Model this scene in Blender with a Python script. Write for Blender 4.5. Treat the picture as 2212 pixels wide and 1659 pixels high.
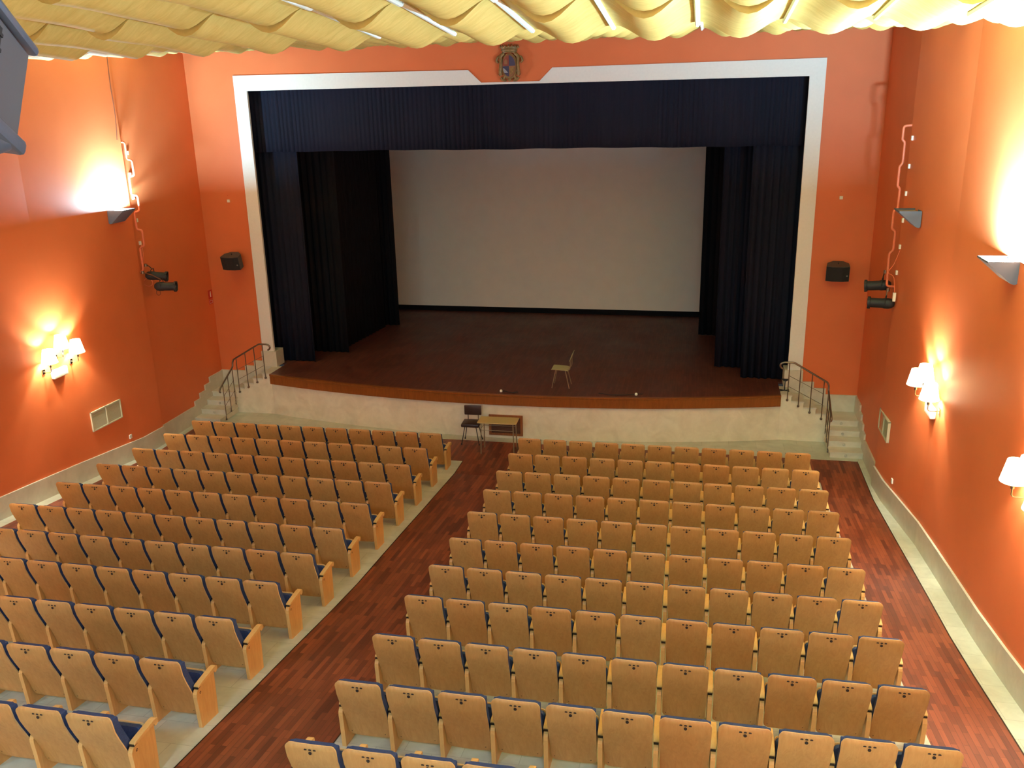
import bpy, bmesh, math, random
from mathutils import Vector, Matrix
random.seed(7)
SC = bpy.context.scene
for o in list(bpy.data.objects): bpy.data.objects.remove(o)
COL = SC.collection
R = math.radians
# ------------------------------------------------------------------ camera
IMW, IMH, FPX = 2212.0, 1659.0, 1924.55
CAM = Vector((4.26, -16.806, 7.461))
YAW, PIT, ROL = 0.2104, 0.3052, -0.0223
_r = Vector((math.cos(YAW), math.sin(YAW), 0))
_f = Vector((-math.sin(YAW)*math.cos(PIT), math.cos(YAW)*math.cos(PIT), -math.sin(PIT)))
_u = _r.cross(_f)
RR = math.cos(ROL)*_r + math.sin(ROL)*_u
UU = -math.sin(ROL)*_r + math.cos(ROL)*_u
cam = bpy.data.cameras.new('camera'); camo = bpy.data.objects.new('camera', cam); COL.objects.link(camo)
camo.matrix_world = Matrix(((RR.x, UU.x, -_f.x, CAM.x), (RR.y, UU.y, -_f.y, CAM.y), (RR.z, UU.z, -_f.z, CAM.z), (0, 0, 0, 1)))
cam.sensor_width = 36; cam.lens = 36*FPX/IMW; cam.clip_start = .05; cam.clip_end = 200
SC.camera = camo
# ------------------------------------------------------------------ world, exposure
SC.view_settings.view_transform = 'Standard'; SC.view_settings.look = 'None'
SC.view_settings.gamma = 1; SC.view_settings.use_curve_mapping = False
SC.view_settings.exposure = 0.20
W = bpy.data.worlds.new('world'); SC.world = W; W.use_nodes = True
W.node_tree.nodes['Background'].inputs[0].default_value = (0.5, 0.5, 0.5, 1)
W.node_tree.nodes['Background'].inputs[1].default_value = 0.05
# lamp strengths (watts) and colours; wall lamps of the hall, then the added rear fill
UP_W, UP_COL = 400.0, (0.40, 0.77, 1.0)
SH_W, SH_COL = 100.0, (0.90, 0.95, 0.80)
FILL_W, FILL_COL = 360.0, (0.50, 0.80, 1.0)

# ------------------------------------------------------------------ materials
def new_mat(name):
    m = bpy.data.materials.new(name); m.use_nodes = True
    nt = m.node_tree; b = nt.nodes['Principled BSDF']
    return m, nt, b
def lin(c): return tuple(((v/255)/12.92 if v <= 10 else (((v/255)+.055)/1.055)**2.4) for v in c)
def N(nt, t, **kw):
    n = nt.nodes.new(t)
    for k, v in kw.items(): setattr(n, k, v)
    return n
def coords(nt, kind='Object', scale=(1, 1, 1), rot=(0, 0, 0)):
    tc = N(nt, 'ShaderNodeTexCoord'); mp = N(nt, 'ShaderNodeMapping')
    mp.inputs['Scale'].default_value = scale; mp.inputs['Rotation'].default_value = rot
    nt.links.new(tc.outputs[kind], mp.inputs[0]); return mp.outputs[0]
def mixc(nt, fac, a, b, mode='MIX'):
    n = N(nt, 'ShaderNodeMix', data_type='RGBA', blend_type=mode)
    for sock, v in ((0, fac), (6, a), (7, b)):
        if isinstance(v, (int, float)): n.inputs[sock].default_value = v
        elif isinstance(v, tuple): n.inputs[sock].default_value = (v[0], v[1], v[2], 1)
        else: nt.links.new(v, n.inputs[sock])
    return n.outputs[2]
def noise(nt, co, scale=5, detail=3, rough=.5, dist=0):
    n = N(nt, 'ShaderNodeTexNoise'); n.inputs['Scale'].default_value = scale
    n.inputs['Detail'].default_value = detail; n.inputs['Roughness'].default_value = rough
    n.inputs['Distortion'].default_value = dist
    nt.links.new(co, n.inputs['Vector']); return n.outputs[0]
def ramp(nt, fac, p0, p1, c0=(0, 0, 0), c1=(1, 1, 1)):
    n = N(nt, 'ShaderNodeValToRGB'); e = n.color_ramp.elements
    e[0].position = p0; e[1].position = p1; e[0].color = (*c0, 1); e[1].color = (*c1, 1)
    nt.links.new(fac, n.inputs[0]); return n.outputs[0]
def bump(nt, b, h, strength=.1, dist=.01):
    n = N(nt, 'ShaderNodeBump'); n.inputs['Strength'].default_value = strength; n.inputs['Distance'].default_value = dist
    nt.links.new(h, n.inputs['Height']); nt.links.new(n.outputs[0], b.inputs['Normal'])
def simple(name, col, rough=.6, metal=0, spec=.5, emit=0, ecol=None, var=0.0, vscale=6, bmp=0):
    m, nt, b = new_mat(name)
    b.inputs['Roughness'].default_value = rough; b.inputs['Metallic'].default_value = metal
    b.inputs['Specular IOR Level'].default_value = spec
    c = lin(col)
    co = coords(nt); nz = noise(nt, co, vscale, 4)
    dark = tuple(v*(1-var) for v in c); light = tuple(min(1, v*(1+var)) for v in c)
    nt.links.new(mixc(nt, ramp(nt, nz, .3, .7), dark, light), b.inputs['Base Color'])
    if bmp: bump(nt, b, nz, bmp, .01)
    if emit:
        b.inputs['Emission Color'].default_value = (*(ecol or c), 1); b.inputs['Emission Strength'].default_value = emit
    return m
def paint():
    m, nt, b = new_mat('orange_paint'); co = coords(nt)
    n1 = noise(nt, co, 1.1, 5); n2 = noise(nt, co, 45, 3)
    c = mixc(nt, ramp(nt, n1, .3, .7), lin((221, 115, 67)), lin((228, 121, 72)))
    nt.links.new(c, b.inputs['Base Color']); b.inputs['Roughness'].default_value = .5
    b.inputs['Specular IOR Level'].default_value = .3
    bump(nt, b, n2, .15, .004); return m
def parquet(name, c1, c2, c3, rough):
    m, nt, b = new_mat(name)
    co = coords(nt, 'Object', (1, 1, 1), (0, 0, R(90)))
    br = N(nt, 'ShaderNodeTexBrick'); nt.links.new(co, br.inputs['Vector'])
    br.inputs['Scale'].default_value = 1; br.inputs['Brick Width'].default_value = .42; br.inputs['Row Height'].default_value = .062
    br.inputs['Mortar Size'].default_value = .0015; br.offset = .37; br.inputs['Bias'].default_value = -.1
    br.inputs['Color1'].default_value = (*lin(c1), 1); br.inputs['Color2'].default_value = (*lin(c2), 1)
    br.inputs['Mortar'].default_value = (*lin(c3), 1)
    co2 = coords(nt, 'Object', (26, 1.6, 1)); g = noise(nt, co2, 1.0, 5, .6)
    co3 = coords(nt, 'Object'); w = noise(nt, co3, .8, 4, .6)
    c = mixc(nt, .55, br.outputs['Color'], ramp(nt, g, .25, .75, (.45, .45, .45), (1.0, 1.0, 1.0)), 'MULTIPLY')
    c = mixc(nt, .5, c, ramp(nt, w, .35, .65, (.62, .6, .6), (1, 1, 1)), 'MULTIPLY')
    nt.links.new(c, b.inputs['Base Color'])
    nt.links.new(ramp(nt, w, .3, .7, (rough, rough, rough), (rough+.18,)*3), b.inputs['Roughness'])
    bump(nt, b, g, .12, .002); return m
def marble(name, c1, c2, tile=(.6, .4), rough=.35):
    m, nt, b = new_mat(name); co = coords(nt)
    n1 = noise(nt, co, 2.2, 6, .6, .8); n2 = noise(nt, co, 9, 5, .6, .4)
    c = mixc(nt, ramp(nt, n1, .35, .65), lin(c1), lin(c2))
    c = mixc(nt, .35, c, ramp(nt, n2, .3, .7, (.82, .82, .8), (1.0, 1.0, 1.0)), 'MULTIPLY')
    if tile:
        br = N(nt, 'ShaderNodeTexBrick'); nt.links.new(co, br.inputs['Vector'])
        br.inputs['Scale'].default_value = 1; br.inputs['Brick Width'].default_value = tile[0]; br.inputs['Row Height'].default_value = tile[1]
        br.inputs['Mortar Size'].default_value = .003; br.offset = .5
        br.inputs['Color1'].default_value = (1, 1, 1, 1); br.inputs['Color2'].default_value = (.88, .89, .87, 1); br.inputs['Mortar'].default_value = (.55, .55, .52, 1)
        c = mixc(nt, .8, c, br.outputs['Color'], 'MULTIPLY')
    nt.links.new(c, b.inputs['Base Color']); b.inputs['Roughness'].default_value = rough
    b.inputs['Specular IOR Level'].default_value = .4
    return m
def plywood(name, a, bb, rnd=True, rough=.42):
    m, nt, b = new_mat(name)
    co = coords(nt, 'Object', (9, 9, 1.3)); g = noise(nt, co, 2.2, 6, .65, .9)
    co2 = coords(nt, 'Object', (90, 90, 6)); f = noise(nt, co2, 1, 3)
    c = mixc(nt, ramp(nt, g, .3, .7), lin(a), lin(bb))
    c = mixc(nt, .18, c, ramp(nt, f, .3, .7, (.7, .65, .6), (1, 1, 1)), 'MULTIPLY')
    if rnd:
        oi = N(nt, 'ShaderNodeObjectInfo')
        t = ramp(nt, oi.outputs['Random'], 0, 1, (.98, .84, .74), (1.0, 1.0, 1.0))
        t.node.color_ramp.elements.new(.35).color = (.97, .90, .80, 1)
        t.node.color_ramp.elements.new(.7).color = (1.0, .97, .92, 1)
        c = mixc(nt, 1.0, c, t, 'MULTIPLY')
    nt.links.new(c, b.inputs['Base Color']); b.inputs['Roughness'].default_value = rough
    b.inputs['Specular IOR Level'].default_value = .35
    return m
def canopy_mat():
    m, nt, b = new_mat('yellow_canopy_cloth')
    co = coords(nt, 'Object', (1.4, 5.0, 1)); g = noise(nt, co, 2.6, 7, .7, .7)
    c = mixc(nt, ramp(nt, g, .3, .7), lin((194, 158, 80)), lin((216, 184, 106)))
    nt.links.new(c, b.inputs['Base Color']); b.inputs['Roughness'].default_value = .62
    b.inputs['Specular IOR Level'].default_value = .25
    bump(nt, b, g, .25, .01); return m
def velvet(name, a, bb):
    m, nt, b = new_mat(name)
    co = coords(nt, 'Object', (14, 14, .25)); g = noise(nt, co, 1, 3)
    nt.links.new(mixc(nt, g, lin(a), lin(bb)), b.inputs['Base Color'])
    b.inputs['Roughness'].default_value = .85; b.inputs['Specular IOR Level'].default_value = .12
    b.inputs['Sheen Weight'].default_value = .0
    return m
M = dict(
    orange=paint(),
    parquet=parquet('red_parquet', (156, 80, 50), (98, 42, 28), (58, 27, 19), .38),
    stagefloor=parquet('dark_stage_boards', (112, 60, 48), (92, 48, 40), (46, 26, 22), .45),
    marble=marble('pale_green_marble', (210, 210, 194), (192, 192, 178)),
    marblep=marble('pale_plinth_marble', (220, 214, 198), (206, 200, 184), None, .4),
    plaster=marble('cream_stage_plaster', (236, 228, 206), (220, 211, 188), None, .7),
    white=simple('white_frame_paint', (236, 232, 226), .55, var=.02, vscale=20),
    whitep=simple('white_plastic', (238, 235, 226), .4, var=.01),
    canopy=canopy_mat(),
    batten=simple('white_batten', (240, 240, 232), .5, var=.02),
    cream=simple('cream_rear_wall', (226, 224, 214), .8, var=.02),
    ceil=simple('ceiling_plaster', (190, 170, 130), .9, var=.04),
    wood=plywood('beech_plywood', (198, 152, 94), (180, 132, 76)),
    woodedge=plywood('pale_plywood_edge', (238, 204, 150), (226, 188, 132), False, .35),
    stand=plywood('beech_stand', (222, 172, 106), (204, 150, 84), False, .38),
    steplight=simple('step_light_glass', (190, 188, 176), .25),
    arm=plywood('beech_armrest', (226, 184, 122), (212, 166, 100), False, .38),
    blue=simple('blue_seat_fabric', (56, 74, 122), .9, spec=.2, var=.18, vscale=60, bmp=.1),
    darkhole=simple('dark_hole', (40, 22, 14), .7),
    bracket=simple('dark_steel', (52, 40, 30), .5, .4),
    black=simple('black_metal', (34, 36, 42), .55, .1, var=.1),
    spk=simple('black_grille_cloth', (30, 30, 33), .8, var=.15, vscale=80),
    spkbox=simple('charcoal_cabinet', (72, 68, 66), .6, var=.06),
    grey=simple('blue_grey_metal', (92, 102, 120), .45, .3, var=.05),
    greyspk=simple('grey_speaker_plastic', (78, 82, 90), .5, var=.04),
    navy=velvet('navy_curtain', (22, 25, 37), (28, 32, 48)),
    blackv=velvet('black_curtain', (17, 18, 22), (23, 25, 31)),
    screen=simple('screen_fabric', (232, 230, 224), .9, spec=.1, var=.02, vscale=3),
    void=simple('black_stage_wall', (20, 20, 22), .9),
    fascia=plywood('orange_brown_stage_edge', (146, 86, 36), (124, 70, 28), False, .35),
    steel=simple('brushed_steel', (140, 126, 112), .3, .9),
    pinkpipe=simple('orange_painted_pipe', (226, 118, 84), .4),
    grille=simple('beige_vent', (206, 200, 172), .6),
    shade=simple('glowing_shade', (255, 236, 200), .6, emit=9.0, ecol=(1.0, .78, .48)),
    glow=simple('lamp_lens', (240, 245, 255), .4, emit=30.0, ecol=(.88, .95, 1.0)),
    offlens=simple('unlit_lamp_glass', (150, 140, 130), .3),
    chrome=simple('chrome', (200, 196, 188), .15, 1.0),
    vinyl=simple('dark_brown_vinyl', (58, 40, 36), .35, var=.12, vscale=12),
    desk=simple('beige_laminate', (190, 168, 112), .4, var=.03, vscale=30),
    greenlam=simple('pale_green_laminate', (176, 176, 126), .4),
    tube=simple('grey_beige_tube', (150, 136, 112), .4, .5),
    hatchw=plywood('hatch_brown_wood', (150, 92, 52), (128, 74, 40), False, .5),
    hatchd=simple('hatch_dark_panel', (84, 50, 34), .6, var=.1, vscale=20),
    gold=simple('aged_gold_carving', (140, 108, 60), .5, .25, var=.25, vscale=25),
    cblue=simple('crest_blue', (62, 58, 84), .6, var=.1), cred=simple('crest_red', (140, 62, 44), .6),
    cbrown=simple('crest_brown', (150, 100, 62), .6, var=.15), cgrey=simple('crest_grey', (150, 146, 148), .6),
    red=simple('sign_red', (200, 50, 34), .5),
    wcable=simple('painted_brown_cable', (120, 62, 40), .6),
    cable=simple('dark_cable', (30, 26, 28), .6),
)
# ------------------------------------------------------------------ helpers
def fin(name, bm, mats, parent=None, smooth=False, loc=None):
    me = bpy.data.meshes.new(name)
    bmesh.ops.recalc_face_normals(bm, faces=bm.faces)
    bm.to_mesh(me); bm.free()
    for m in (mats if isinstance(mats, (list, tuple)) else [mats]): me.materials.append(m)
    if smooth:
        for p in me.polygons: p.use_smooth = True
        try: me.set_sharp_from_angle(angle=R(38))
        except Exception: pass
    o = bpy.data.objects.new(name, me); COL.objects.link(o)
    if parent: o.parent = parent
    if loc: o.location = loc
    return o
def tag(o, label=None, cat=None, group=None, kind=None):
    if label: o['label'] = label
    if cat: o['category'] = cat
    if group: o['group'] = group
    if kind: o['kind'] = kind
    return o
def empty(name, loc=(0, 0, 0), rz=0, label=None, cat=None, group=None):
    o = bpy.data.objects.new(name, None); COL.objects.link(o); o.location = loc; o.rotation_euler = (0, 0, rz)
    o.empty_display_size = .1
    return tag(o, label, cat, group)
def box(bm, x0, x1, y0, y1, z0, z1, mi=0, mat=None, bev=0):
    P = [(x, y, z) for x in (x0, x1) for y in (y0, y1) for z in (z0, z1)]
    vs = [bm.verts.new(mat @ Vector(p) if mat else p) for p in P]
    fs = [bm.faces.new([vs[i] for i in q]) for q in ((0, 1, 3, 2), (4, 6, 7, 5), (0, 4, 5, 1), (2, 3, 7, 6), (0, 2, 6, 4), (1, 5, 7, 3))]
    for f in fs: f.material_index = mi
    if bev:
        bmesh.ops.recalc_face_normals(bm, faces=fs)
        ed = list({e for f in fs for e in f.edges})
        r = bmesh.ops.bevel(bm, geom=ed, offset=bev, segments=2, affect='EDGES', profile=.5)
        for f in r['faces']: f.material_index = mi
    return fs
def prism(bm, pts, axis, a, b, mi=0):
    """extrude a 2-D polygon along an axis from a to b. pts are (u,v): x->(y,z), y->(x,z), z->(x,y)"""
    def P(u, v, w):
        return (w, u, v) if axis == 'x' else (u, w, v) if axis == 'y' else (u, v, w)
    A = [bm.verts.new(P(u, v, a)) for u, v in pts]; B = [bm.verts.new(P(u, v, b)) for u, v in pts]
    fs = [bm.faces.new(A), bm.faces.new(B[::-1])]
    n = len(pts)
    for i in range(n): fs.append(bm.faces.new((A[i], A[(i+1) % n], B[(i+1) % n], B[i])))
    for f in fs: f.material_index = mi
    return fs
def tube(bm, pts, r, seg=8, mi=0, cap=True, closed=False):
    pts = [Vector(p) for p in pts]; rings = []; n = len(pts)
    up = None
    for i, p in enumerate(pts):
        a = pts[i-1] if i else (pts[-1] if closed else p); b = pts[(i+1) % n] if (i < n-1 or closed) else p
        t = (b-a).normalized()
        if up is None:
            up = Vector((0, 0, 1)) if abs(t.z) < .9 else Vector((0, 1, 0))
        s = t.cross(up)
        if s.length < 1e-4: s = t.cross(Vector((1, 0, 0)))
        s.normalize(); u2 = s.cross(t).normalized(); up = u2
        rr = r[i] if isinstance(r, (list, tuple)) else r
        rings.append([bm.verts.new(p + (s*math.cos(2*math.pi*k/seg) + u2*math.sin(2*math.pi*k/seg))*rr) for k in range(seg)])
    m = n if closed else n-1
    for i in range(m):
        A, B = rings[i], rings[(i+1) % n]
        for k in range(seg):
            f = bm.faces.new((A[k], A[(k+1) % seg], B[(k+1) % seg], B[k])); f.material_index = mi
    if cap and not closed:
        bm.faces.new(rings[0][::-1]).material_index = mi; bm.faces.new(rings[-1]).material_index = mi
def fillet(pts, r=.03, n=4):
    pts = [Vector(p) for p in pts]; out = [pts[0]]
    for i in range(1, len(pts)-1):
        a, b, c = pts[i-1], pts[i], pts[i+1]
        d1 = (a-b); d2 = (c-b); rr = min(r, d1.length*.45, d2.length*.45)
        p1 = b+d1.normalized()*rr; p2 = b+d2.normalized()*rr
        for k in range(n+1):
            t = k/n; out.append((1-t)**2*p1 + 2*t*(1-t)*b + t*t*p2)
    out.append(pts[-1]); return out
def lathe(bm, prof, seg=20, mat=None, mi=0):
    rings = []
    for r_, z in prof:
        ring = []
        for k in range(seg):
            a = 2*math.pi*k/seg; p = Vector((r_*math.cos(a), r_*math.sin(a), z))
            ring.append(bm.verts.new(mat @ p if mat else p))
        rings.append(ring)
    for A, B in zip(rings, rings[1:]):
        for k in range(seg): bm.faces.new((A[k], A[(k+1) % seg], B[(k+1) % seg], B[k])).material_index = mi
    return rings
def axis_mat(p, d):
    d = Vector(d).normalized(); return Matrix.Translation(p) @ d.to_track_quat('Z', 'Y').to_matrix().to_4x4()
def struct(name, bm, mats, smooth=False, **k):
    o = fin(name, bm, mats, None, smooth); o['kind'] = 'structure'; return o
BM = bmesh.new

# ------------------------------------------------------------------ measured layout
ROWY = [0, -1.107, -2.218, -3.303, -4.403, -5.501, -6.577, -7.640, -8.751, -9.827, -10.926]
ROWZ = [0, .107, .212, .324, .431, .531, .674, .838, .999, 1.167, 1.332]
XR = [v+1.88 for v in (-.875, -.848, -.835, -.816, -.808, -.796, -.777, -.759, -.757, -.741, -.736)]
XL = [v+1.88 for v in (-2.994, -2.977, -2.959, -2.954, -2.942, -2.942, -2.931, -2.924, -2.922, -2.908, -2.904)]
PITCH = .53
YB = -19.4
def fz(y):
    if y >= 0: return 0.0
    if y <= ROWY[-1]: return ROWZ[-1] + (ROWY[-1]-y)*.152
    for i in range(10):
        if ROWY[i+1] <= y <= ROWY[i]:
            t = (y-ROWY[i])/(ROWY[i+1]-ROWY[i]); return ROWZ[i] + t*(ROWZ[i+1]-ROWZ[i])
def interp(y, tab):
    for (a, va), (b, vb) in zip(tab, tab[1:]):
        if a >= y >= b: return va + (vb-va)*(y-a)/(b-a)
    return tab[0][1] if y > tab[0][0] else tab[-1][1]
TR_ = [(3.68, 7.93), (.75, 7.92), (.72, 7.87), (-2.2, 8.06), (-12, 8.10), (YB, 8.15)]
TL_ = [(3.68, 7.93), (.75, 7.92), (.72, 7.87), (-2.2, 8.00), (-12, 8.00), (YB, 8.00)]
def xw(s, y): return interp(y, TR_) if s > 0 else -interp(y, TL_)
STG = 1.08; PY = 3.68; WTOP = 9.4
def edge_y(x):            # bowed front edge of the stage (arc)
    c, sag = 6.2, .80
    Rr = (c*c+sag*sag)/(2*sag)
    if abs(x) >= c: return 3.02
    return 3.02 - (math.sqrt(Rr*Rr-x*x) - (Rr-sag))

# ------------------------------------------------------------------ floor (parquet, marble pads, marble strips)
def build_floor():
    bm = BM()
    xs = sorted([-8.3, -7.72, -6.72, -.62, .74, 6.86, 7.76, 8.3])
    ys = sorted(set([4.3, 1.95, .70, 0.0] + ROWY + [-13, -16, YB]), reverse=True)
    V = {}
    def v(x, y):
        k = (round(x, 3), round(y, 3))
        if k not in V: V[k] = bm.verts.new((x, y, fz(y)))
        return V[k]
    for x0, x1 in zip(xs, xs[1:]):
        for y0, y1 in zip(ys, ys[1:]):
            xm, ym = (x0+x1)/2, (y0+y1)/2
            mb = ym > 1.95 or abs(xm) > 7.74 or (ym < .70 and (-6.72 < xm < -.62 or .74 < xm < 6.86))
            bm.faces.new((v(x0, y0), v(x1, y0), v(x1, y1), v(x0, y1))).material_index = 1 if mb else 0
    # slab thickness below
    r = bmesh.ops.extrude_face_region(bm, geom=list(bm.faces))
    bmesh.ops.translate(bm, verts=[e for e in r['geom'] if isinstance(e, bmesh.types.BMVert)], vec=(0, 0, -.2))
    return struct('floor', bm, [M['parquet'], M['marble']])
build_floor()
# thin dark joint strips where marble meets parquet
def joint(n, pts):
    bm = BM()
    for (x0, y0), (x1, y1) in zip(pts, pts[1:]):
        d = Vector((x1-x0, y1-y0, 0)).normalized(); s = Vector((-d.y, d.x, 0))*.006
        a = Vector((x0, y0, fz(y0)+.001)); b = Vector((x1, y1, fz(y1)+.001))
        for zz in (0,):
            q = [a-s, a+s, b+s, b-s]; lo = [bm.verts.new(p) for p in q]; hi = [bm.verts.new(p+Vector((0, 0, .004))) for p in q]
            bm.faces.new(hi); bm.faces.new(lo[::-1])
            for i in range(4): bm.faces.new((lo[i], lo[(i+1) % 4], hi[(i+1) % 4], hi[i]))
    struct('trim_%d' % n, bm, M['bracket'])
yl = [.70, 0.0]+ROWY[1:]+[-16]
joint(1, [(-.62, y) for y in yl]); joint(2, [(.74, y) for y in yl]); joint(3, [(7.76, y) for y in [1.95, 0]+ROWY[1:]+[-16]])

# ------------------------------------------------------------------ walls
def side_wall(s, name):
    bm = BM(); ys = [PY+.3, PY, .75, .72, -2.2, -5, -8, -12, YB]
    inn = [(xw(s, y), y) for y in ys]
    pts = inn + [(s*8.6, YB), (s*8.6, PY+.3)]
    prism(bm, pts, 'z', -.3, WTOP); struct(name, bm, M['orange'])
side_wall(-1, 'wall_left'); side_wall(1, 'wall_right')
bm = BM(); box(bm, -8.6, 8.6, YB-.25, YB, -.3, WTOP); struct('wall_rear', bm, M['cream'])
bm = BM(); box(bm, -8.6, 8.6, YB-.25, PY+.3, WTOP, WTOP+.2); struct('ceiling', bm, M['ceil'])
# stage wall with the proscenium opening
bm = BM(); ox, oz = 6.6, 7.90
box(bm, -8.2, -ox, PY, PY+.25, -.2, WTOP); box(bm, ox, 8.2, PY, PY+.25, -.2, WTOP); box(bm, -ox, ox, PY, PY+.25, oz, WTOP)
struct('wall_stage', bm, M['orange'])
# white frame (two legs and a notched head), one trim object
bm = BM(); yf0, yf1 = PY-.03, PY+.04
fx = 6.69
head = [(-fx, 8.22), (-.96, 8.18+.01), (-.66, 7.915), (.66, 7.915), (.95, 8.18+.01), (fx, 8.22), (fx, 7.88), (-fx, 7.88)]
prism(bm, [(-fx, 8.22), (-.96, 8.19), (-.66, 7.915), (-.66, 7.87), (-fx, 7.87)], 'y', yf0, yf1)
prism(bm, [(fx, 8.22), (fx, 7.87), (.66, 7.87), (.66, 7.915), (.95, 8.19)], 'y', yf0, yf1)
box(bm, -.66, .66, yf0, yf1, 7.87, 7.915)
box(bm, -fx, -6.37, yf0, yf1, 1.49, 7.87); box(bm, 6.37, fx, yf0, yf1, 1.49, 7.87)
struct('trim_4', bm, M['white'])
# marble plinths of the frame
for n, s in ((5, -1), (6, 1)):
    bm = BM(); a, b = sorted((s*6.30, s*6.71)); box(bm, a, b, PY-.07, PY+.36, STG, 1.49, bev=.006); struct('trim_%d' % n, bm, M['marblep'])

# ------------------------------------------------------------------ stage
def build_stage():
    # timber floor of the stage
    bm = BM(); n = 40
    xs = [-6.2+12.4*i/n for i in range(n+1)]
    pts = [(x, edge_y(x)-.05) for x in xs] + [(6.2, PY), (9.0, PY+.25), (9.0, 11.2), (-9.0, 11.2), (-9.0, PY+.25), (-6.2, PY)]
    pts = [(x, edge_y(x)-.05) for x in xs] + [(6.2, PY+.30), (9.0, PY+.30), (9.0, 11.2), (-9.0, 11.2), (-9.0, PY+.30), (-6.2, PY+.30)]
    prism(bm, pts, 'z', STG-.04, STG)
    struct('stage_floor', bm, M['stagefloor'])
    # orange-brown timber fascia along the bowed edge
    bm = BM(); prof = [(-.085, STG+.004), (-.085, STG-.03), (-.07, STG-.04), (-.07, STG-.25), (.0, STG-.25), (.0, STG+.004)]
    rings = []
    for x in xs:
        y = edge_y(x); rings.append([bm.verts.new((x, y+py, pz)) for py, pz in prof])
    m = len(prof)
    for A, B in zip(rings, rings[1:]):
        for k in range(m): bm.faces.new((A[k], A[(k+1) % m], B[(k+1) % m], B[k]))
    bm.faces.new(rings[0]); bm.faces.new(rings[-1][::-1])
    struct('stage_edge', bm, M['fascia'])
    # cream front wall, bowed in the middle and straight out to the stairs
    bm = BM()
    pts = [(-7.22, 3.04), (-6.2, 3.04)] + [(x, max(edge_y(x)+.01, 0)) for x in xs[1:-1]] + [(6.2, 3.04), (7.22, 3.04), (7.22, 3.6), (-7.22, 3.6)]
    prism(bm, [p for p in pts if True], 'z', -.1, .40)
    # upper part kept below the timber and stepped beside the stairs
    prism(bm, [(-6.2, 3.04)] + [(x, edge_y(x)+.01) for x in xs[1:-1]] + [(6.2, 3.04), (6.2, 3.6), (-6.2, 3.6)], 'z', .40, STG-.045)
    for s_ in (-1, 1):
        for a0, a1, zt in ((6.2, 6.43, STG-.03), (6.43, 6.70, .915), (6.70, 6.97, .78), (6.97, 7.22, .645), ):
            a, b = sorted((s_*a0, s_*a1)); box(bm, a, b, 3.032, 3.2, .38, zt)
    struct('stage_front', bm, M['plaster'])
build_stage()
def stairs(s, name):
    bm = BM(); rh = .135
    X = lambda a: s*a
    def bx(a0, a1, y0, y1, z0, z1, mi=0):
        x0, x1 = sorted((X(a0), X(a1))); box(bm, x0, x1, y0, y1, z0, z1, mi)
    yb = PY
    # lower flight: four risers rising towards the stage wall
    for i, y in enumerate((2.12, 2.43, 2.74, 3.04)):
        bx(7.22, 7.93, y, yb, rh*i - (.05 if i == 0 else 0), rh*(i+1)-.03); bx(7.20, 7.93, y-.02, yb, rh*(i+1)-.03, rh*(i+1))
    # upper flight: from the landing sideways up to the stage
    for i, (a0, a1) in enumerate(((6.97, 7.22), (6.70, 6.97), (6.43, 6.70))):
        z = .54+rh*(i+1)
        bx(a0, a1, 3.06, yb, .40, z-.03); bx(a0, a1+.015, 3.015, yb, z-.03, z)
    bx(6.2, 6.43, 3.06, yb, .40, STG-.03); bx(6.2, 6.445, 3.015, yb, STG-.03, STG+.001)
    # string wall beside lower flight
    return struct(name, bm, M['marblep'])
stairs(-1, 'stair_left'); stairs(1, 'stair_right')
# baseboards: side walls follow the floor and step up with the stairs; back wall steps up to the stage
def baseboard(s, name):
    bm = BM(); t = .035
    ys = [2.07, .75, .72] + [0.0] + ROWY[1:3] + [-2.2] + ROWY[3:] + [-12, -14, YB]
    ys = sorted(set([y for y in ys]), reverse=True)
    rings = []
    for y in ys:
        h = .42; x = xw(s, y); z = fz(y)
        rings.append([bm.verts.new(p) for p in ((x+s*.02, y, z-.05), (x-s*t, y, z-.05), (x-s*t, y, z+h), (x+s*.02, y, z+h))])
    for A, B in zip(rings, rings[1:]):
        for k in range(4): bm.faces.new((A[k], A[(k+1) % 4], B[(k+1) % 4], B[k]))
    bm.faces.new(rings[0]); bm.faces.new(rings[-1][::-1])
    for y0, y1, z1 in ((2.07, 2.20, .41), (2.20, 2.47, .53), (2.47, 2.74, .66), (2.74, 3.0, .79), (3.0, PY, .925)):
        x = xw(s, y0); a, b = sorted((x+s*.03, x-s*t)); box(bm, a, b, y0, y1, -.05, z1)
    struct(name, bm, M['marblep'])
baseboard(-1, 'baseboard_left'); baseboard(1, 'baseboard_right')
bm = BM()
for s in (-1, 1):
    for a0, a1, z1 in ((7.24, 7.93, .935), (6.97, 7.24, 1.077), (6.71, 6.97, 1.22)):
        a, b = sorted((s*a0, s*a1)); box(bm, a, b, PY-.035, PY+.01, .3, z1)
for s in (-1, 1):
    a, b = sorted((s*6.36, s*6.72)); box(bm, a, b, PY-.04, PY+.01, .5, STG+.02)
struct('baseboard_stage', bm, M['marblep'])
# stage house
bm = BM()
box(bm, -9.2, -9.0, PY+.25, 11.4, 0, 10); box(bm, 9.0, 9.2, PY+.25, 11.4, 0, 10); box(bm, -9.2, 9.2, 11.2, 11.4, 0, 10); box(bm, -9.2, 9.2, PY+.25, 11.4, 9.8, 10)
box(bm, -9.2, -8.2, PY, PY+.25, 0, 10); box(bm, 8.2, 9.2, PY, PY+.25, 0, 10); box(bm, -9.2, 9.2, PY+.05, PY+.25, WTOP, 10)
struct('wall_backstage', bm, M['void'])

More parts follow.
